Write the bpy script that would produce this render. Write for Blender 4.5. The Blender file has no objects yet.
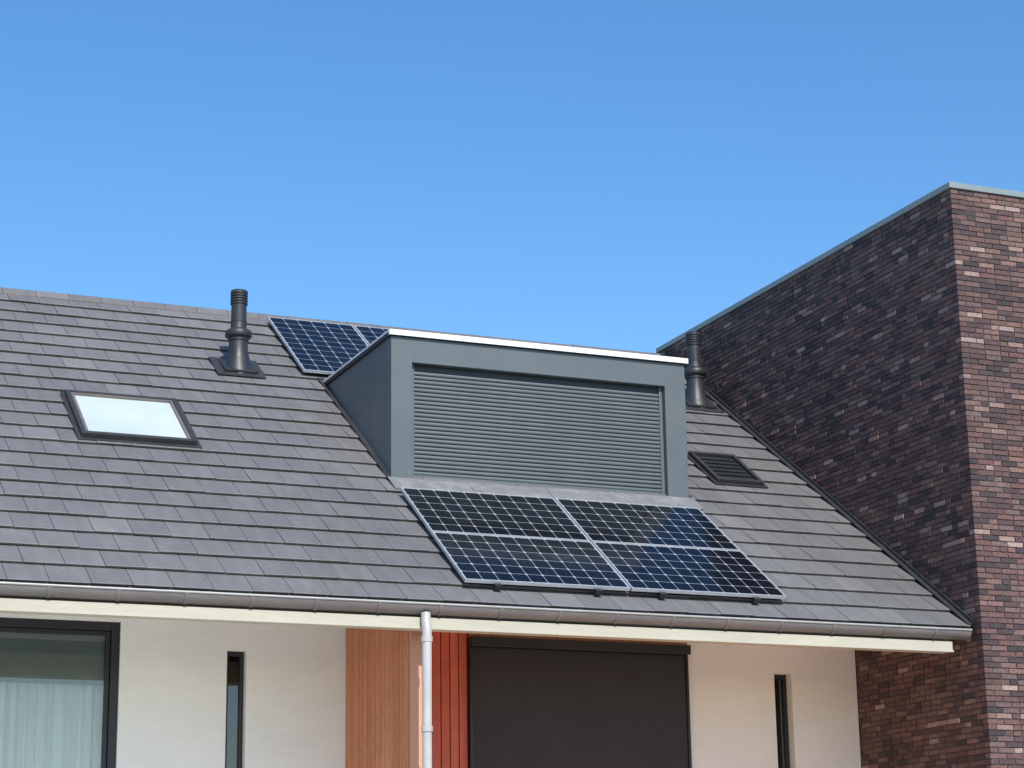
import bpy, math, random
from mathutils import Vector, Matrix
random.seed(7)
H = 1.6            # eye height: all z values below are measured from eye level
SC = bpy.context.scene
SL = 0.691
PA = math.atan(SL); CP = math.cos(PA); SP = math.sin(PA)
Y0 = 19.97
def R(y): return SL*y-10.50
Z0 = R(Y0)
RIDGE_Y = 27.39
def P(x, s, o): return (x, Y0+s*CP-o*SP, Z0+s*SP+o*CP)
def s_of(y, o=0.0): return (y-Y0+o*SP)/CP

# ------------------------------------------------------------------ materials
def new_mat(name):
    m = bpy.data.materials.new(name); m.use_nodes = True
    nt = m.node_tree
    return m, nt, nt.nodes['Principled BSDF']
def mth(nt, op, a, b=None, c=None):
    n = nt.nodes.new('ShaderNodeMath'); n.operation = op
    for i, v in enumerate((a, b, c)):
        if v is None: continue
        if isinstance(v, (int, float)): n.inputs[i].default_value = v
        else: nt.links.new(v, n.inputs[i])
    return n.outputs[0]
def mixc(nt, f, a, b, blend='MIX'):
    n = nt.nodes.new('ShaderNodeMix'); n.data_type = 'RGBA'; n.blend_type = blend
    for idx, v in ((0, f), (6, a), (7, b)):
        if isinstance(v, (int, float)): n.inputs[idx].default_value = v
        elif isinstance(v, tuple): n.inputs[idx].default_value = (*v, 1) if len(v) == 3 else v
        else: nt.links.new(v, n.inputs[idx])
    return n.outputs[2]
def noise(nt, scale, detail=4, rough=0.6, vec=None):
    n = nt.nodes.new('ShaderNodeTexNoise')
    n.inputs['Scale'].default_value = scale; n.inputs['Detail'].default_value = detail
    n.inputs['Roughness'].default_value = rough
    if vec is None:
        t = nt.nodes.new('ShaderNodeTexCoord'); vec = t.outputs['Object']
    nt.links.new(vec, n.inputs['Vector'])
    return n.outputs['Fac']
def mapr(nt, v, a, b, c, d):
    n = nt.nodes.new('ShaderNodeMapRange')
    nt.links.new(v, n.inputs[0])
    for i, x in enumerate((a, b, c, d)): n.inputs[i+1].default_value = x
    return n.outputs[0]
def objvec(nt, scale=(1, 1, 1)):
    t = nt.nodes.new('ShaderNodeTexCoord'); mp = nt.nodes.new('ShaderNodeMapping')
    mp.inputs['Scale'].default_value = scale
    nt.links.new(t.outputs['Object'], mp.inputs['Vector'])
    return mp.outputs['Vector']
def simple(name, col, rough=0.6, var=0.12, scale=3.0, bump=0.0, bscale=60, metal=0.0, stretch=(1, 1, 1), spec=0.5):
    m, nt, b = new_mat(name)
    v = objvec(nt, stretch)
    n1 = noise(nt, scale, 5, 0.65, v); n2 = noise(nt, scale*9, 3, 0.6, v)
    f = mth(nt, 'ADD', mth(nt, 'MULTIPLY', n1, 0.7), mth(nt, 'MULTIPLY', n2, 0.3))
    g = mapr(nt, f, 0.3, 0.7, 1-var, 1+var)
    nt.links.new(mixc(nt, 1.0, col, g, 'MULTIPLY'), b.inputs['Base Color'])
    nt.links.new(mapr(nt, n1, 0.3, 0.7, max(0.02, rough-0.08), min(1, rough+0.08)), b.inputs['Roughness'])
    b.inputs['Metallic'].default_value = metal
    b.inputs['Specular IOR Level'].default_value = spec
    if bump:
        bp = nt.nodes.new('ShaderNodeBump'); bp.inputs['Strength'].default_value = bump
        bp.inputs['Distance'].default_value = 0.01
        nt.links.new(noise(nt, bscale, 4, 0.6, v), bp.inputs['Height'])
        nt.links.new(bp.outputs[0], b.inputs['Normal'])
    return m
def island(name, stops, rough=0.85, nvar=0.2, nscale=25, bump=0.4, streak=None, spec=0.5, specks=None):
    m, nt, b = new_mat(name)
    g = nt.nodes.new('ShaderNodeNewGeometry')
    r = nt.nodes.new('ShaderNodeValToRGB'); r.color_ramp.interpolation = 'LINEAR'
    el = r.color_ramp.elements
    while len(el) < len(stops): el.new(0.5)
    for e, (p, c) in zip(el, stops): e.position = p; e.color = (*c, 1)
    nt.links.new(g.outputs['Random Per Island'], r.inputs[0])
    v = objvec(nt)
    n1 = noise(nt, nscale, 5, 0.7, v)
    n2 = noise(nt, 0.5, 4, 0.6, v)
    k = mth(nt, 'MULTIPLY', mapr(nt, n1, 0.3, 0.7, 1-nvar, 1+nvar), mapr(nt, n2, 0.3, 0.7, 0.90, 1.10))
    if streak:
        v2 = objvec(nt, streak); n3 = noise(nt, 3.0, 4, 0.6, v2)
        k = mth(nt, 'MULTIPLY', k, mapr(nt, n3, 0.35, 0.7, 0.92, 1.10))
    col = mixc(nt, 1.0, r.outputs[0], k, 'MULTIPLY')
    if specks:
        sp = mapr(nt, noise(nt, specks[0], 3, 0.7, objvec(nt, (1.3, 1, 1))), specks[1], specks[1]+0.06, 0.0, specks[3])
        col = mixc(nt, sp, col, specks[2])
    nt.links.new(col, b.inputs['Base Color'])
    b.inputs['Roughness'].default_value = rough; b.inputs['Specular IOR Level'].default_value = spec
    bp = nt.nodes.new('ShaderNodeBump'); bp.inputs['Strength'].default_value = bump; bp.inputs['Distance'].default_value = 0.006
    nt.links.new(n1, bp.inputs['Height']); nt.links.new(bp.outputs[0], b.inputs['Normal'])
    return m

M_tile = island('roof_tile_concrete', [(0, (0.137, 0.133, 0.135)), (0.5, (0.146, 0.142, 0.143)), (0.93, (0.155, 0.151, 0.151)), (1, (0.172, 0.167, 0.165))], 0.62, 0.10, 35, 0.25, streak=(2.5, 0.6, 0.6), spec=0.4, specks=(22, 0.66, (0.28, 0.27, 0.25), 0.3))
M_brick = island('dark_brick', [(0, (0.034, 0.024, 0.027)), (0.25, (0.075, 0.041, 0.041)), (0.55, (0.128, 0.061, 0.053)), (0.8, (0.120, 0.076, 0.068)), (0.94, (0.18, 0.096, 0.078)), (1, (0.31, 0.22, 0.19))], 0.7, 0.45, 34, 1.0, specks=(26, 0.64, (0.30, 0.26, 0.25), 0.5))  # pale specks paint in the sun sparkle on brick edges
M_mortar = simple('mortar', (0.095, 0.080, 0.077), 0.95, 0.25, 8, 0.5)
M_anth = simple('anthracite_panel', (0.100, 0.119, 0.127), 0.42, 0.06, 1.2)
M_shutter = simple('shutter_aluminium', (0.112, 0.132, 0.143), 0.4, 0.05, 2)
M_black = simple('black_frame', (0.018, 0.02, 0.023), 0.4, 0.15, 5)
M_dark = simple('dark_lead', (0.030, 0.030, 0.033), 0.6, 0.25, 6, 0.3)
M_lead = simple('lead_flashing', (0.20, 0.20, 0.205), 0.5, 0.35, 5, 0.5, 20)
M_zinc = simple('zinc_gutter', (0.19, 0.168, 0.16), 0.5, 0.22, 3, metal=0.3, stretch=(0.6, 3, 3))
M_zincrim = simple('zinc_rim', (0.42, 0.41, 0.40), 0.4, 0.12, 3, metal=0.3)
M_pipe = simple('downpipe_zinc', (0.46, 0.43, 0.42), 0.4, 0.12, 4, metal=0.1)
M_white = simple('white_aluminium', (0.82, 0.83, 0.84), 0.4, 0.04, 3)
M_cream = simple('cream_fascia', (0.44, 0.41, 0.325), 0.6, 0.12, 1.5, stretch=(0.5, 3, 3))
M_ceil = simple('soffit_paint', (0.75, 0.72, 0.66), 0.7, 0.05, 2)
M_coping = simple('coping_metal', (0.24, 0.28, 0.28), 0.45, 0.1, 2, metal=0.2)
M_vent = simple('vent_plastic', (0.026, 0.028, 0.032), 0.45, 0.2, 8)
M_alu = simple('panel_frame_aluminium', (0.56, 0.58, 0.60), 0.35, 0.05, 5, metal=0.5)
M_wood = island('cedar_batten', [(0, (0.46, 0.165, 0.075)), (0.5, (0.53, 0.19, 0.09)), (1, (0.60, 0.23, 0.115))], 0.6, 0.12, 12, 0.2, streak=(8, 8, 0.4))
M_woodpink = simple('cedar_end_board', (0.60, 0.29, 0.17), 0.6, 0.08, 3, stretch=(6, 6, 0.5))
M_red = island('red_board', [(0, (0.44, 0.085, 0.045)), (0.5, (0.54, 0.11, 0.06)), (1, (0.60, 0.14, 0.075))], 0.55, 0.1, 10, 0.15, streak=(8, 8, 0.4))
M_screen = simple('screen_fabric', (0.032, 0.033, 0.039), 0.75, 0.05, 2, 0.2, 300)
M_curtain = simple('curtain_cloth', (0.90, 0.91, 0.90), 0.9, 0.03, 3)
M_pane_refl = simple('pane_reflection_sheet', (0.30, 0.34, 0.33), 0.9, 0.05, 2)  # grey-green tone imitates a reflection in the window
M_room = simple('room_dark', (0.05, 0.05, 0.05), 0.9, 0.1, 2)
M_bounce_pale = simple('pale_bounce_surface', (0.70, 0.67, 0.60), 0.95, 0.15, 12, 0.5, 40)  # pale colour chosen to bounce sunlight up
M_bounce_warm = simple('warm_bounce_surface', (0.76, 0.48, 0.31), 0.9, 0.15, 6, 0.3, stretch=(1, 8, 1))  # orange colour chosen to throw a peach glow on the right wall
M_pave = simple('pavement_concrete', (0.38, 0.37, 0.35), 0.9, 0.12, 1.5, 0.3)
M_road = simple('road_asphalt', (0.055, 0.055, 0.057), 0.9, 0.15, 2, 0.3)
M_grass = simple('ground_grass', (0.07, 0.11, 0.035), 0.95, 0.35, 0.6, 0.6)

# white painted brick
M_wbrick, nt, b = new_mat('white_painted_brick')
tc = nt.nodes.new('ShaderNodeTexCoord'); sx = nt.nodes.new('ShaderNodeSeparateXYZ'); cx = nt.nodes.new('ShaderNodeCombineXYZ')
nt.links.new(tc.outputs['Object'], sx.inputs[0]); nt.links.new(sx.outputs['X'], cx.inputs['X']); nt.links.new(sx.outputs['Z'], cx.inputs['Y'])
bt = nt.nodes.new('ShaderNodeTexBrick'); nt.links.new(cx.outputs[0], bt.inputs['Vector'])
bt.inputs['Scale'].default_value = 1.0; bt.inputs['Brick Width'].default_value = 0.24; bt.inputs['Row Height'].default_value = 0.07
bt.inputs['Mortar Size'].default_value = 0.005; bt.inputs['Mortar Smooth'].default_value = 0.9
bt.inputs['Color1'].default_value = (0.87, 0.865, 0.82, 1); bt.inputs['Color2'].default_value = (0.85, 0.845, 0.805, 1); bt.inputs['Mortar'].default_value = (0.83, 0.82, 0.78, 1)
nn = noise(nt, 0.8, 5)
nt.links.new(mixc(nt, 1.0, bt.outputs['Color'], mapr(nt, nn, 0.3, 0.7, 0.95, 1.03), 'MULTIPLY'), b.inputs['Base Color'])
b.inputs['Roughness'].default_value = 0.8
bp = nt.nodes.new('ShaderNodeBump'); bp.inputs['Strength'].default_value = 0.22; bp.inputs['Distance'].default_value = 0.004; bp.invert = True
nt.links.new(bt.outputs['Fac'], bp.inputs['Height']); nt.links.new(bp.outputs[0], b.inputs['Normal'])

# window glass
M_glass = bpy.data.materials.new('window_glass'); M_glass.use_nodes = True; nt = M_glass.node_tree; nt.nodes.clear()
o = nt.nodes.new('ShaderNodeOutputMaterial'); mx = nt.nodes.new('ShaderNodeMixShader'); tr = nt.nodes.new('ShaderNodeBsdfTransparent')
gl = nt.nodes.new('ShaderNodeBsdfGlossy'); fr = nt.nodes.new('ShaderNodeFresnel'); fr.inputs[0].default_value = 1.5
tr.inputs[0].default_value = (0.93, 0.96, 0.95, 1); gl.inputs['Roughness'].default_value = 0.01
nt.links.new(mth(nt, 'ADD', fr.outputs[0], 0.02), mx.inputs[0]); nt.links.new(tr.outputs[0], mx.inputs[1]); nt.links.new(gl.outputs[0], mx.inputs[2]); nt.links.new(mx.outputs[0], o.inputs[0])
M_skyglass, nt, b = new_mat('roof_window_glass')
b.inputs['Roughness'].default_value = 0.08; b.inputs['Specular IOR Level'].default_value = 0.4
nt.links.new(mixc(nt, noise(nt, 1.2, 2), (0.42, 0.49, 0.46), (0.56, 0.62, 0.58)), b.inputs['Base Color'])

# photovoltaic cells, UV in cell units
M_pv, nt, b = new_mat('solar_cells')
uv = nt.nodes.new('ShaderNodeUVMap'); uv.uv_map = 'UVMap'
sx = nt.nodes.new('ShaderNodeSeparateXYZ'); nt.links.new(uv.outputs[0], sx.inputs[0])
fx = mth(nt, 'ABSOLUTE', mth(nt, 'SUBTRACT', mth(nt, 'FRACT', sx.outputs[0]), 0.5))
fy = mth(nt, 'ABSOLUTE', mth(nt, 'SUBTRACT', mth(nt, 'FRACT', sx.outputs[1]), 0.5))
l1 = mth(nt, 'GREATER_THAN', mth(nt, 'MAXIMUM', fx, fy), 0.485)
l2 = mth(nt, 'GREATER_THAN', mth(nt, 'ADD', fx, fy), 0.88)
ln = mth(nt, 'MAXIMUM', l1, l2)
bus = mth(nt, 'GREATER_THAN', mth(nt, 'ABSOLUTE', mth(nt, 'SUBTRACT', mth(nt, 'FRACT', mth(nt, 'MULTIPLY', sx.outputs[1], 4.0)), 0.5)), 0.47)
fl = nt.nodes.new('ShaderNodeVectorMath'); fl.operation = 'FLOOR'; nt.links.new(uv.outputs[0], fl.inputs[0])
wn = nt.nodes.new('ShaderNodeTexWhiteNoise'); nt.links.new(fl.outputs[0], wn.inputs[0])
cc = mixc(nt, wn.outputs[0], (0.003, 0.004, 0.007), (0.006, 0.008, 0.013))
cc = mixc(nt, mth(nt, 'MULTIPLY', bus, 0.10), cc, (0.12, 0.13, 0.15))
nt.links.new(mixc(nt, ln, cc, (0.34, 0.36, 0.38)), b.inputs['Base Color'])
nt.links.new(mapr(nt, noise(nt, 3, 5), 0.3, 0.7, 0.05, 0.17), b.inputs['Roughness']); b.inputs['Specular IOR Level'].default_value = 0.24

# ------------------------------------------------------------------ mesh helpers
class MB:
    def __init__(s): s.v = []; s.f = []
    def box(s, x0, x1, y0, y1, z0, z1):
        s.hexa([(x0,y0,z0),(x1,y0,z0),(x1,y1,z0),(x0,y1,z0),(x0,y0,z1),(x1,y0,z1),(x1,y1,z1),(x0,y1,z1)])
    def hexa(s, p):
        n = len(s.v); s.v += p
        s.f += [tuple(n+i for i in q) for q in ((0,3,2,1),(4,5,6,7),(0,1,5,4),(1,2,6,5),(2,3,7,6),(3,0,4,7))]
    def sbox(s, x0, x1, s0, s1, o0, o1, o0b=None, o1b=None):
        a = o0 if o0b is None else o0b; c = o1 if o1b is None else o1b
        s.hexa([P(x0,s0,o0),P(x1,s0,o0),P(x1,s1,a),P(x0,s1,a),P(x0,s0,o1),P(x1,s0,o1),P(x1,s1,c),P(x0,s1,c)])
    def extr(s, prof, x0, x1, closed=True, axis='x'):
        n = len(s.v); k = len(prof)
        s.v += [(x0, y, z) for y, z in prof] + [(x1, y, z) for y, z in prof]
        r = range(k) if closed else range(k-1)
        s.f += [(n+i, n+(i+1) % k, n+k+(i+1) % k, n+k+i) for i in r]
        if closed: s.f += [tuple(n+i for i in reversed(range(k))), tuple(n+k+i for i in range(k))]
    def lathe(s, prof, cx, cy, cz, seg=32, tilt=None):
        n = len(s.v); k = len(prof)
        for r, z in prof:
            for j in range(seg):
                a = 2*math.pi*j/seg; s.v.append((cx+r*math.cos(a), cy+r*math.sin(a), cz+z))
        for i in range(k-1):
            for j in range(seg):
                s.f.append((n+i*seg+j, n+i*seg+(j+1) % seg, n+(i+1)*seg+(j+1) % seg, n+(i+1)*seg+j))
    def tube(s, pts, r, seg=20):
        n = len(s.v)
        for i, p in enumerate(pts):
            p = Vector(p); a = Vector(pts[max(0, i-1)]); c = Vector(pts[min(len(pts)-1, i+1)])
            t = (c-a).normalized(); u = t.cross(Vector((0, 0.31, 0.02)) if abs(t.y) < 0.9 else Vector((1, 0, 0))).normalized(); w = t.cross(u)
            for j in range(seg):
                q = p+(u*math.cos(2*math.pi*j/seg)+w*math.sin(2*math.pi*j/seg))*r; s.v.append(tuple(q))
        for i in range(len(pts)-1):
            for j in range(seg):
                s.f.append((n+i*seg+j, n+i*seg+(j+1) % seg, n+(i+1)*seg+(j+1) % seg, n+(i+1)*seg+j))
    def make(s, name, mat, parent=None, bevel=0.0, smooth=False):
        me = bpy.data.meshes.new(name); me.from_pydata([(x, y, z+H) for x, y, z in s.v], [], s.f)
        me.materials.append(mat)
        if smooth:
            me.polygons.foreach_set('use_smooth', [True]*len(me.polygons))
            try: me.set_sharp_from_angle(angle=math.radians(40))
            except Exception: pass
        o = bpy.data.objects.new(name, me); SC.collection.objects.link(o)
        if parent: o.parent = parent
        if bevel:
            md = o.modifiers.new('bevel', 'BEVEL'); md.width = bevel; md.segments = 2; md.limit_method = 'ANGLE'
        return o
def empty(name, parent=None):
    e = bpy.data.objects.new(name, None); SC.collection.objects.link(e); e.parent = parent; return e

house = empty('terraced_house')
XL, XR = -2.0, 14.03

# ------------------------------------------------------------------ roof
NR = 22
g = 9.0/NR
t = MB(); w = 0.40
def in_dormer(x0, x1, y, z): return x0 > 8.02 and x1 < 11.83 and y > 22.75 and y < 24.85
for i in range(NR):
    off = (w/2 if i % 2 else 0)+random.uniform(-0.012, 0.012)
    x = XL-off
    while x < XR:
        a = max(x+0.003, XL); c = min(x+w-0.003, XR)
        if c-a > 0.03:
            s0 = i*g-0.05+random.uniform(-0.004, 0.004); s1 = i*g+g+0.02
            if i == NR-1: s1 = i*g+g-0.05
            d = random.uniform(-0.003, 0.003); e = random.uniform(-0.0015, 0.0015)
            if not in_dormer(a, c, P(0, s0, 0)[1], 0):
                n = len(t.v)
                for xx, ee in ((a, -e), (c, e)):
                    t.v += [P(xx, s0+0.012, 0.021+d+ee), P(xx, s0, 0.045+d+ee), P(xx, s0+0.008, 0.052+d+ee), P(xx, s1, 0.010), P(xx, s1, -0.012)]
                t.f += [(n, n+5, n+6, n+1), (n+1, n+6, n+7, n+2), (n+2, n+7, n+8, n+3), (n+3, n+8, n+9, n+4), (n+4, n+9, n+5, n),
                        (n, n+1, n+2, n+3, n+4), (n+9, n+8, n+7, n+6, n+5)]
        x += w
t.make('roof_tiles', M_tile, house)
t = MB(); t.sbox(XL, XR, 0.12, 9.0, -0.10, -0.015)
t.extr([(RIDGE_Y+0.0, R(RIDGE_Y)-0.12), (RIDGE_Y, R(RIDGE_Y)), (34.8, R(RIDGE_Y)-SL*7.41), (34.8, R(RIDGE_Y)-SL*7.41-0.15)], XL, 14.03)
t.make('roof_deck', M_dark, house)
t = MB(); x = XL; rz = R(RIDGE_Y)
while x < XR-0.05:
    j = random.uniform(-0.003, 0.003); x1 = min(x+0.44, XR)
    prof = [(-0.15, -0.055), (-0.15, -0.03), (-0.05, 0.055), (-0.02, 0.068), (0.02, 0.068), (0.05, 0.055), (0.15, -0.03), (0.15, -0.055), (0.0, 0.03)]
    t.extr([(RIDGE_Y+y, rz+z+j-0.02) for y, z in prof], x, x1-0.006); x += 0.44
t.make('ridge_tiles', M_tile, house)
t = MB(); t.sbox(13.965, 14.047, -0.03, 9.0, 0.054, 0.068); t.sbox(14.025, 14.045, -0.03, 9.0, 0.068, 0.105)
t.make('wall_flashing', M_dark, house)

# ------------------------------------------------------------------ gutter, fascia, soffit
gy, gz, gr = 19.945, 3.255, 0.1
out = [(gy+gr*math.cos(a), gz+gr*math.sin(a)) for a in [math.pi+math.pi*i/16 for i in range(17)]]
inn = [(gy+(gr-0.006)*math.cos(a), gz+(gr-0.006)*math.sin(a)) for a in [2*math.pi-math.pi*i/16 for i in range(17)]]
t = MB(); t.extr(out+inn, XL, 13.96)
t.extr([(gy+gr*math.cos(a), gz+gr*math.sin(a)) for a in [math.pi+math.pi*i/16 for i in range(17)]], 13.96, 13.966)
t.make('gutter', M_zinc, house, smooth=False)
t = MB(); t.tube([(XL, gy-gr-0.004, gz+0.004), (13.966, gy-gr-0.004, gz+0.004)], 0.012, 12); t.make('gutter_bead', M_zincrim, house, smooth=True)
t = MB(); x = XL+0.3
o2 = [(gy+(gr+0.007)*math.cos(a), gz+(gr+0.007)*math.sin(a)) for a in [math.pi+math.pi*i/16 for i in range(17)]]
i2 = [(gy+(gr+0.001)*math.cos(a), gz+(gr+0.001)*math.sin(a)) for a in [2*math.pi-math.pi*i/16 for i in range(17)]]
while x < 13.9:
    t.extr(o2+i2, x, x+0.035); x += 0.66
t.make('gutter_brackets', M_zinc, house)
t = MB(); t.box(XL, 13.76, 20.055, 20.10, 3.08, 3.32); t.box(XL, 13.76, 19.935, 20.12, 3.015, 3.132); t.make('fascia_board', M_cream, house, 0.006)
t = MB(); t.box(XL, 13.762, 19.922, 19.934, 3.010, 3.034); t.make('fascia_drip_trim', M_cream, house, 0.002)
t = MB(); t.box(XL, 14.04, 20.22, 22.45, 3.42, 3.45); t.make('soffit', M_ceil, house)

# downpipe
t = MB()
px = 7.40; py = 19.86
pts = [(px, py+0.03, 3.17), (px, py+0.02, 3.08), (px, py, 3.02), (px, py-0.005, 2.94), (px, py, 2.6), (px, py, 0.62)]
t.tube(pts, 0.05, 24)
for z in (2.90, 2.0): t.lathe([(0.051, z-0.03), (0.060, z-0.028), (0.060, z+0.028), (0.051, z+0.03)], px, py, 0, 24)
t.make('downpipe', M_pipe, house, smooth=True)

# ------------------------------------------------------------------ facade (recessed loggia)
FY = 22.45; ZB = 0.8
def wall(mb, x0, x1, z0, z1): mb.box(x0, x1, FY, FY+0.3, z0, z1)
t = MB()
wall(t, XL, 2.2, ZB, 3.43); wall(t, 2.2, 4.85, 3.325, 3.43)
wall(t, 4.85, 6.03, ZB, 3.43); wall(t, 6.03, 6.25, 3.065, 3.43); wall(t, 6.03, 6.25, ZB, 1.0); wall(t, 6.25, 7.40, ZB, 3.43)
wall(t, 11.70, 12.877, ZB, 3.43); wall(t, 12.877, 13.12, 3.04, 3.43); wall(t, 12.877, 13.12, ZB, 1.0); wall(t, 13.12, 14.04, ZB, 3.43)
t.make('white_facade', M_wbrick, house)
t = MB(); t.box(7.40, 11.70, FY+0.05, FY+0.3, ZB, 3.43); t.make('cladding_backing', M_room, house)
t = MB(); x = 7.56
while x < 8.80:
    t.box(x, x+0.098, FY, FY+0.05, ZB, 3.42); x += 0.109
t.make('red_cladding_boards', M_red, house, 0.004)
t = MB()
x = 8.88
while x < 11.66:
    t.box(x, x+0.135, FY+0.0, FY+0.045, 3.2, 3.42); x += 0.14
t.make('cedar_cladding_band', M_woodpink, house, 0.003)
t = MB(); t.box(7.425, 7.535, 20.32, 22.447, ZB, 3.38); t.make('partition_core', M_wood, house)
t = MB(); y = 20.335
while y < 22.40:
    t.box(7.395, 7.424, y, y+0.052, ZB, 3.38); y += 0.068
t.make('partition_battens', M_wood, house, 0.003)
t = MB(); t.box(7.385, 7.545, 20.285, 20.318, ZB, 3.30); t.make('partition_end_board', M_woodpink, house, 0.004)
t = MB(); t.box(8.90, 11.64, 22.405, 22.415, 0.82, 3.20); t.make('zip_screen_fabric', M_screen, house)
t = MB(); t.box(8.86, 11.68, 22.31, 22.448, 3.205, 3.315); t.box(8.865, 8.898, 22.38, 22.447, 0.81, 3.203); t.box(11.642, 11.675, 22.38, 22.447, 0.81, 3.203); t.make('zip_screen_cassette', M_black, house, 0.006)
def slit(x0, x1, top, d=0.13):
    t = MB(); y = FY+d
    t.box(x0+0.002, x0+0.045, y, y+0.06, 1.0, top-0.002); t.box(x1-0.045, x1-0.002, y, y+0.06, 1.0, top-0.002)
    t.box(x0+0.045, x1-0.045, y, y+0.06, top-0.05, top-0.002)
    t.make('slit_window_frame', M_black, house, 0.003)
    t = MB(); t.box(x0+0.045, x1-0.045, y+0.03, y+0.036, 1.0, top-0.05); t.make('slit_window_glass', M_glass, house)
slit(6.03, 6.25, 3.065, 0.10); slit(12.877, 13.12, 3.04)
t = MB(); y = FY+0.06
def fr_(mb, x0, x1, z0, z1, wd, y0, y1):
    mb.box(x0, x0+wd, y0, y1, z0, z1); mb.box(x1-wd, x1, y0, y1, z0, z1); mb.box(x0+wd, x1-wd, y0, y1, z1-wd, z1); mb.box(x0+wd, x1-wd, y0, y1, z0, z0+wd)
fr_(t, 2.202, 4.847, 0.81, 3.322, 0.09, y-0.03, y+0.06); fr_(t, 2.295, 4.754, 0.903, 3.229, 0.05, y, y+0.05)
t.make('large_window_frame', M_black, house, 0.005)
t = MB(); t.box(2.345, 4.704, y+0.02, y+0.026, 0.95, 3.18); t.make('large_window_glass', M_glass, house)
t = MB(); n = 420; pr = []
for i in range(n+1):
    x = 2.25+(4.80-2.25)*i/n; a = x*40+2.5*math.sin(x*5.1)
    pr.append((x, y+0.16+0.03*math.sin(a)+0.01*math.sin(a*2.3+1)))
t.v = [(x, yy, 0.85) for x, yy in pr]+[(x+0.004*math.sin(x*30), yy, 3.25) for x, yy in pr]
t.f = [(i, i+1, n+2+i, n+1+i) for i in range(n)]
t.make('curtain', M_curtain, house, smooth=True)
t = MB(); t.box(2.30, 4.75, y+0.085, y+0.089, 2.68, 3.26); t.box(2.30, 4.75, y+0.08, y+0.095, 2.66, 2.68); t.make('pane_reflection_sheet', M_pane_refl, house)  # added sheet stands in for the darker reflection in the upper pane
t = MB(); t.box(XL, 14.03, 23.4, 23.5, ZB-0.3, 3.6); t.make('interior_wall', M_room, house)
t = MB(); t.box(XL, 14.03, 22.76, 23.39, ZB-0.05, ZB); t.make('interior_floor', M_room, house)
t = MB(); t.box(XL, 14.03, 18.2, 22.45, -1.6, 0.60); t.box(XL, 14.03, 22.452, 34.5, -1.6, 0.74); t.make('lower_storey', M_wbrick, house)
t = MB(); t.box(XL+0.1, 7.46, 18.3, 22.44, 0.604, 0.66); t.make('bounce_floor', M_bounce_pale, house)  # added out of view, reflects sun onto the shaded facade
t = MB(); t.box(7.47, 13.95, 18.3, 22.44, 0.604, 0.66); t.make('warm_bounce_floor', M_bounce_warm, house)  # invented unseen floor, its warm bounce tints the right-hand white wall
t = MB(); t.box(XL, 14.03, 34.2, 34.5, 0.745, 3.4); t.make('rear_wall', M_wbrick, house)
t = MB(); t.extr([(22.77, 0.745), (34.19, 0.745), (34.19, R(RIDGE_Y)-SL*6.9), (RIDGE_Y, R(RIDGE_Y)-0.16), (22.77, R(22.77)-0.16)], XL+0.01, XL+0.3); t.make('gable_wall', M_wbrick, house)

# ------------------------------------------------------------------ dormer
dorm = empty('dormer', house)
DX0, DX1, DY = 7.98, 11.87, 22.58
t = MB()
for a, c in ((DX0+0.004, DX0+0.06), (DX1-0.06, DX1-0.004)):
    t.extr([(DY+0.17, R(DY+0.17)-0.05), (DY+0.17, 6.878), (25.2, 6.878), (25.2, R(25.2)-0.03)], a, c)
t.make('dormer_cheeks', M_anth, dorm)
t = MB()
ox0, ox1, iz = DX0+0.265, DX1-0.285, 6.575
for yy in (DY, DY+0.168):
    t.v += [(DX0, yy, 5.06), (ox0, yy, 5.06), (ox0, yy, iz), (ox1, yy, iz), (ox1, yy, 5.06), (DX1, yy, 5.06), (DX1, yy, 6.879), (DX0, yy, 6.879)]
t.f = [(0, 1, 2, 7), (7, 2, 3, 6), (3, 4, 5, 6), (15, 10, 9, 8), (14, 11, 10, 15), (14, 13, 12, 11)]+[(i, i+8, (i+1) % 8+8, (i+1) % 8) for i in range(8)]
t.make('dormer_front_frame', M_anth, dorm, 0.006)
t = MB(); t.box(DX0-0.03, DX1+0.03, DY-0.03, 25.3, 6.882, 6.925); t.make('dormer_roof', M_dark, dorm)
t = MB(); t.box(DX0-0.035, DX1+0.035, DY-0.045, DY-0.002, 6.884, 6.950); t.box(DX1-0.0, DX1+0.036, DY, 25.25, 6.927, 6.95); t.box(DX0-0.035, DX0+0.0, DY, 25.25, 6.927, 6.95)
t.box(DX0+0.0, DX1-0.0, DY, DY+0.12, 6.927, 6.948)
t.make('dormer_roof_trim', M_white, dorm, 0.003)
SX0, SX1 = DX0+0.27, DX1-0.29; zb, zt = 5.235, 6.50; ns = 25
t = MB(); ph = (zt-zb)/ns
for i in range(ns):
    z = zb+i*ph; yb = DY+0.085
    prof = [(yb+0.012, z+0.002), (yb+0.004, z+0.005), (yb-0.002, z+ph*0.3), (yb-0.003, z+ph*0.5), (yb-0.001, z+ph*0.70), (yb+0.006, z+ph-0.010), (yb+0.016, z+ph-0.005), (yb+0.02, z+ph-0.004), (yb+0.02, z+0.002)]
    t.extr(prof, SX0+0.04, SX1-0.04)
t.make('roller_shutter_slats', M_shutter, dorm)
t = MB(); yb = DY+0.07
t.box(SX0, SX0+0.045, yb, yb+0.05, zb-0.05, 6.574); t.box(SX1-0.045, SX1, yb, yb+0.05, zb-0.05, 6.574)
t.box(SX0+0.045, SX1-0.045, yb+0.005, yb+0.04, zb-0.055, zb-0.002)
t.make('shutter_guides', M_anth, dorm, 0.003)
t = MB(); t.box(SX0, SX1, DY+0.12, DY+0.165, 5.1, 6.57); t.box(SX0+0.046, SX1-0.046, DY+0.10, DY+0.118, 6.5, 6.57); t.make('shutter_backing', M_black, dorm)
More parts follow.
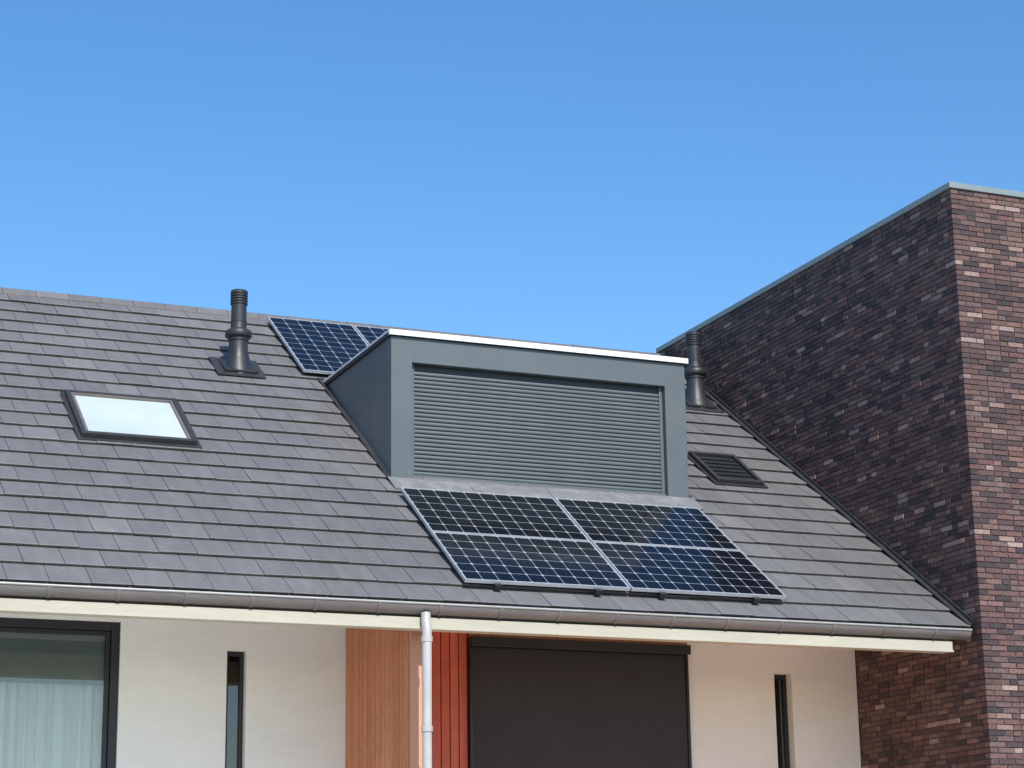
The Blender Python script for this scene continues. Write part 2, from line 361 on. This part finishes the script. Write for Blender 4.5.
t = MB(); t.box(SX0, SX1, DY-0.03, DY+0.11, 5.115, 5.165); t.make('dormer_sill', M_anth, dorm, 0.003)
t = MB(); x = DX0-0.05
while x < DX1+0.03:
    x1 = min(x+1.0, DX1+0.05); q = random.uniform(-0.03, 0.03)
    t.sbox(x, x1-0.004, s_of(22.33)+q, s_of(22.60), 0.056, 0.062+random.uniform(0, 0.008)); x = x1
t.make('dormer_lead_apron', M_lead, dorm)
t = MB(); t.sbox(DX0-0.06, DX0+0.01, s_of(22.60), s_of(25.3), 0.05, 0.062); t.sbox(DX1-0.01, DX1+0.05, s_of(22.60), s_of(25.3), 0.05, 0.062)
t.make('dormer_side_flashing', M_dark, dorm)

# ------------------------------------------------------------------ roof windows
rw = empty('roof_window', house)
x0, x1, s0, s1 = 4.45, 5.78, 3.74, 5.10
def sframe(mb, x0, x1, s0, s1, wd, o0, o1):
    mb.sbox(x0, x0+wd, s0, s1, o0, o1); mb.sbox(x1-wd, x1, s0, s1, o0, o1); mb.sbox(x0+wd, x1-wd, s0, s0+wd, o0, o1); mb.sbox(x0+wd, x1-wd, s1-wd, s1, o0, o1)
t = MB(); sframe(t, x0, x1, s0, s1, 0.055, 0.0, 0.115); t.make('outer_frame', M_dark, rw, 0.006)
t = MB(); sframe(t, x0-0.045, x1+0.045, s0-0.07, s1+0.05, 0.044, 0.05, 0.062); t.make('flashing', M_dark, rw)
t = MB(); sframe(t, x0+0.057, x1-0.057, s0+0.057, s1-0.057, 0.035, 0.0, 0.105); t.make('sash', M_zinc, rw, 0.004)
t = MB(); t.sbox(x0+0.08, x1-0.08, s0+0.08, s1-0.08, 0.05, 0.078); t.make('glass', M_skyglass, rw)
rw = empty('roof_window', house)
x0, x1, s0, s1 = 12.54, 13.22, 3.83, 4.76
t = MB(); sframe(t, x0, x1, s0, s1, 0.055, 0.0, 0.11); t.make('outer_frame', M_dark, rw, 0.006)
t = MB(); sframe(t, x0-0.04, x1+0.04, s0-0.06, s1+0.04, 0.038, 0.05, 0.062); t.make('flashing', M_dark, rw)
t = MB(); t.sbox(x0+0.06, x1-0.06, s0+0.06, s1-0.06, 0.05, 0.07); t.make('glass', M_black, rw)
t = MB(); s = s0+0.09
while s < s1-0.1:
    t.sbox(x0+0.075, x1-0.075, s, s+0.05, 0.078, 0.088); s += 0.13
t.make('outer_shutter_slats', M_vent, rw, 0.003)

# ------------------------------------------------------------------ vents
def vent(x, y):
    root = empty('vent_pipe'); z = R(y)
    prof = [(0.21, -0.25), (0.205, -0.02), (0.19, 0.03), (0.165, 0.10), (0.145, 0.20), (0.125, 0.27), (0.122, 0.40), (0.135, 0.41), (0.135, 0.44), (0.165, 0.46), (0.172, 0.475), (0.172, 0.53), (0.16, 0.545), (0.13, 0.56), (0.108, 0.575), (0.103, 0.60), (0.10, 0.66), (0.105, 0.665), (0.105, 0.68), (0.099, 0.685), (0.099, 0.90)]
    zz = 0.90
    for k in range(4):
        prof += [(0.112, zz+0.002), (0.112, zz+0.022), (0.097, zz+0.025), (0.097, zz+0.034)]; zz += 0.036
    prof += [(0.112, zz), (0.112, zz+0.035), (0.102, zz+0.045), (0.07, zz+0.046), (0.065, zz-0.1), (0.0, zz-0.1)]
    t = MB(); t.lathe(prof, x, y, z, 40); t.make('vent_body', M_vent, root, smooth=True)
    t = MB(); s = s_of(y); t.sbox(x-0.33, x+0.30, s-0.30, s+0.33, 0.05, 0.062); t.make('vent_lead_slate', M_dark, root)
    t = MB(); t.sbox(x-0.22, x+0.22, s-0.20, s+0.24, 0.062, 0.10, 0.062, 0.08); t.make('vent_base', M_vent, root, 0.02)
vent(6.885, 25.39); vent(13.62, 25.60)

# ------------------------------------------------------------------ solar panels
def panel(x0, x1, s0, s1, nx, ny, o=0.10):
    root = empty('solar_panel')
    t = MB(); sframe(t, x0, x1, s0, s1, 0.02, o, o+0.036); t.make('panel_frame', M_alu, root)
    a = 0.02
    pts = [P(x0+a, s0+a, o+0.032), P(x1-a, s0+a, o+0.032), P(x1-a, s1-a, o+0.032), P(x0+a, s1-a, o+0.032)]
    me = bpy.data.meshes.new('cells'); me.from_pydata([(x, y, z+H) for x, y, z in pts], [], [(0, 1, 2, 3)])
    uvl = me.uv_layers.new(name='UVMap')
    for i, c in enumerate([(0, 0), (nx, 0), (nx, ny), (0, ny)]): uvl.data[i].uv = c
    me.materials.append(M_pv); ob = bpy.data.objects.new('panel_cells', me); SC.collection.objects.link(ob); ob.parent = root
    t = MB(); t.sbox(x0+0.02, x1-0.02, s0+0.02, s1-0.02, o+0.005, o+0.02); t.make('panel_backsheet', M_black, root)
    t = MB()
    for xx in (x0+0.35, x1-0.40):
        t.sbox(xx, xx+0.045, s0-0.03, s1, 0.058, o-0.002); t.sbox(xx-0.02, xx+0.065, s0-0.05, s0-0.002, 0.055, o+0.01)
    t.make('mounting_rail', M_black, root, 0.004)
xa, xb, xc = 7.935, 9.85, 11.76; sa, sb, sc = 0.30, 1.505, 2.72
for X0, X1 in ((xa, xb-0.008), (xb+0.008, xc)):
    for S0, S1 in ((sa, sb-0.006), (sb+0.006, sc)):
        panel(X0, X1, S0, S1, 10, 6)
panel(7.73, 8.97, 6.53, 8.65, 6, 10); panel(8.985, 10.225, 6.53, 8.65, 6, 10)

# ------------------------------------------------------------------ brick building
bb = empty('brick_building')
BX, BY, BZ = 14.05, 19.77, 8.54; BX1, BY1 = 23.0, 27.57
t = MB(); t.box(BX+0.012, BX1, BY+0.012, BY1, -1.6, BZ); t.make('mortar_wall', M_mortar, bb)
ch, bl, mj = 0.0634, 0.22, 0.012
t = MB(); row = 0; z = -1.6
while z+ch-mj < BZ:
    z1 = z+ch-mj
    odd = row % 2
    y = BY if odd else BY+0.1+mj
    k = 0
    while y < BY1:
        L = (bl if random.random() > 0.25 else bl/2)-mj
        y1 = min(y+L, BY1)
        if y1-y > 0.03:
            j = random.gauss(0, 0.003); q = random.uniform(-0.0015, 0.0015)
            if k == 0: j = 0.001
            t.hexa([(BX+j, y, z), (BX+0.1, y, z), (BX+0.1, y1, z), (BX+j+q, y1, z), (BX+j-q, y, z1+random.uniform(-.0015,.0015)), (BX+0.1, y, z1), (BX+0.1, y1, z1), (BX+j, y1, z1)])
        y = y1+mj; k += 1
    x = BX+0.1+mj if odd else BX
    k = 0
    while x < BX1:
        L = (bl if (random.random() > 0.25 or k == 0) else bl/2)-mj
        x1 = min(x+L, BX1)
        if x1-x > 0.03:
            j = random.gauss(0, 0.0028)
            t.hexa([(x, BY+j, z), (x1, BY+j, z), (x1, BY+0.1, z), (x, BY+0.1, z), (x, BY+j, z1), (x1, BY+j+random.uniform(-.002,.002), z1), (x1, BY+0.1, z1), (x, BY+0.1, z1)])
        x = x1+mj; k += 1
    z += ch; row += 1
t.make('brick_courses', M_brick, bb)
t = MB(); t.box(BX-0.025, BX1+0.02, BY-0.025, BY+0.2, BZ+0.002, BZ+0.075); t.box(BX-0.025, BX+0.2, BY+0.202, BY1+0.02, BZ+0.002, BZ+0.075)
t.box(BX1-0.2, BX1+0.02, BY+0.202, BY1+0.02, BZ+0.002, BZ+0.075); t.make('roof_coping', M_coping, bb, 0.004)
t = MB(); t.box(BX+0.201, BX1-0.201, BY+0.201, BY1, BZ+0.002, BZ+0.03); t.make('flat_roof', M_dark, bb)

# ------------------------------------------------------------------ ground
def sheet(name, x0, x1, y0, y1, z, mat):
    me = bpy.data.meshes.new(name); me.from_pydata([(x0, y0, z), (x1, y0, z), (x1, y1, z), (x0, y1, z)], [], [(0, 1, 2, 3)]); me.materials.append(mat)
    ob = bpy.data.objects.new(name, me); SC.collection.objects.link(ob)
sheet('ground', -1500, 1500, -1500, 1500, 0, M_grass)
sheet('pavement', -60, 60, -3, 18.2, 0.004, M_pave)
sheet('road', -60, 60, -10, -3.1, 0.004, M_road)

# ------------------------------------------------------------------ light
EL, AZ = 42.0, 182.5
sd = Vector((math.sin(math.radians(AZ))*math.cos(math.radians(EL)), math.cos(math.radians(AZ))*math.cos(math.radians(EL)), math.sin(math.radians(EL))))
l = bpy.data.lights.new('sun', 'SUN'); l.energy = 4.9; l.angle = math.radians(0.5); l.color = (1, 0.955, 0.88)
lo = bpy.data.objects.new('sun', l); SC.collection.objects.link(lo); lo.rotation_euler = (-sd).to_track_quat('-Z', 'Y').to_euler(); lo.location = (-5, -30, 40)
W = bpy.data.worlds.new('World'); SC.world = W; W.use_nodes = True; nt = W.node_tree
bg = nt.nodes['Background']; sk = nt.nodes.new('ShaderNodeTexSky'); sk.sky_type = 'NISHITA'; sk.sun_disc = False
sk.sun_elevation = math.radians(EL); sk.sun_rotation = math.radians(AZ); sk.air_density = 1.0; sk.dust_density = 0.45; sk.ozone_density = 2.8
hs = nt.nodes.new('ShaderNodeHueSaturation'); hs.inputs['Saturation'].default_value = 1.25; hs.inputs['Value'].default_value = 1.28
nt.links.new(sk.outputs[0], hs.inputs['Color']); nt.links.new(hs.outputs[0], bg.inputs[0]); bg.inputs[1].default_value = 0.15

# ------------------------------------------------------------------ camera
c = bpy.data.cameras.new('camera'); co = bpy.data.objects.new('camera', c); SC.collection.objects.link(co); SC.camera = co
f = Vector((0.3759, 0.8913, 0.2535)).normalized(); r = Vector((0.9228, -0.3852, -0.01437)); r = (r-f*r.dot(f)).normalized(); u = r.cross(f)
m = Matrix((r, u, -f)).transposed().to_4x4(); m.translation = Vector((0, 0, H)); co.matrix_world = m
c.sensor_width = 36; c.lens = 2101/1024*36; c.clip_end = 5000; c.clip_start = 0.1
SC.view_settings.view_transform = 'Standard'; SC.view_settings.look = 'None'; SC.view_settings.exposure = 0
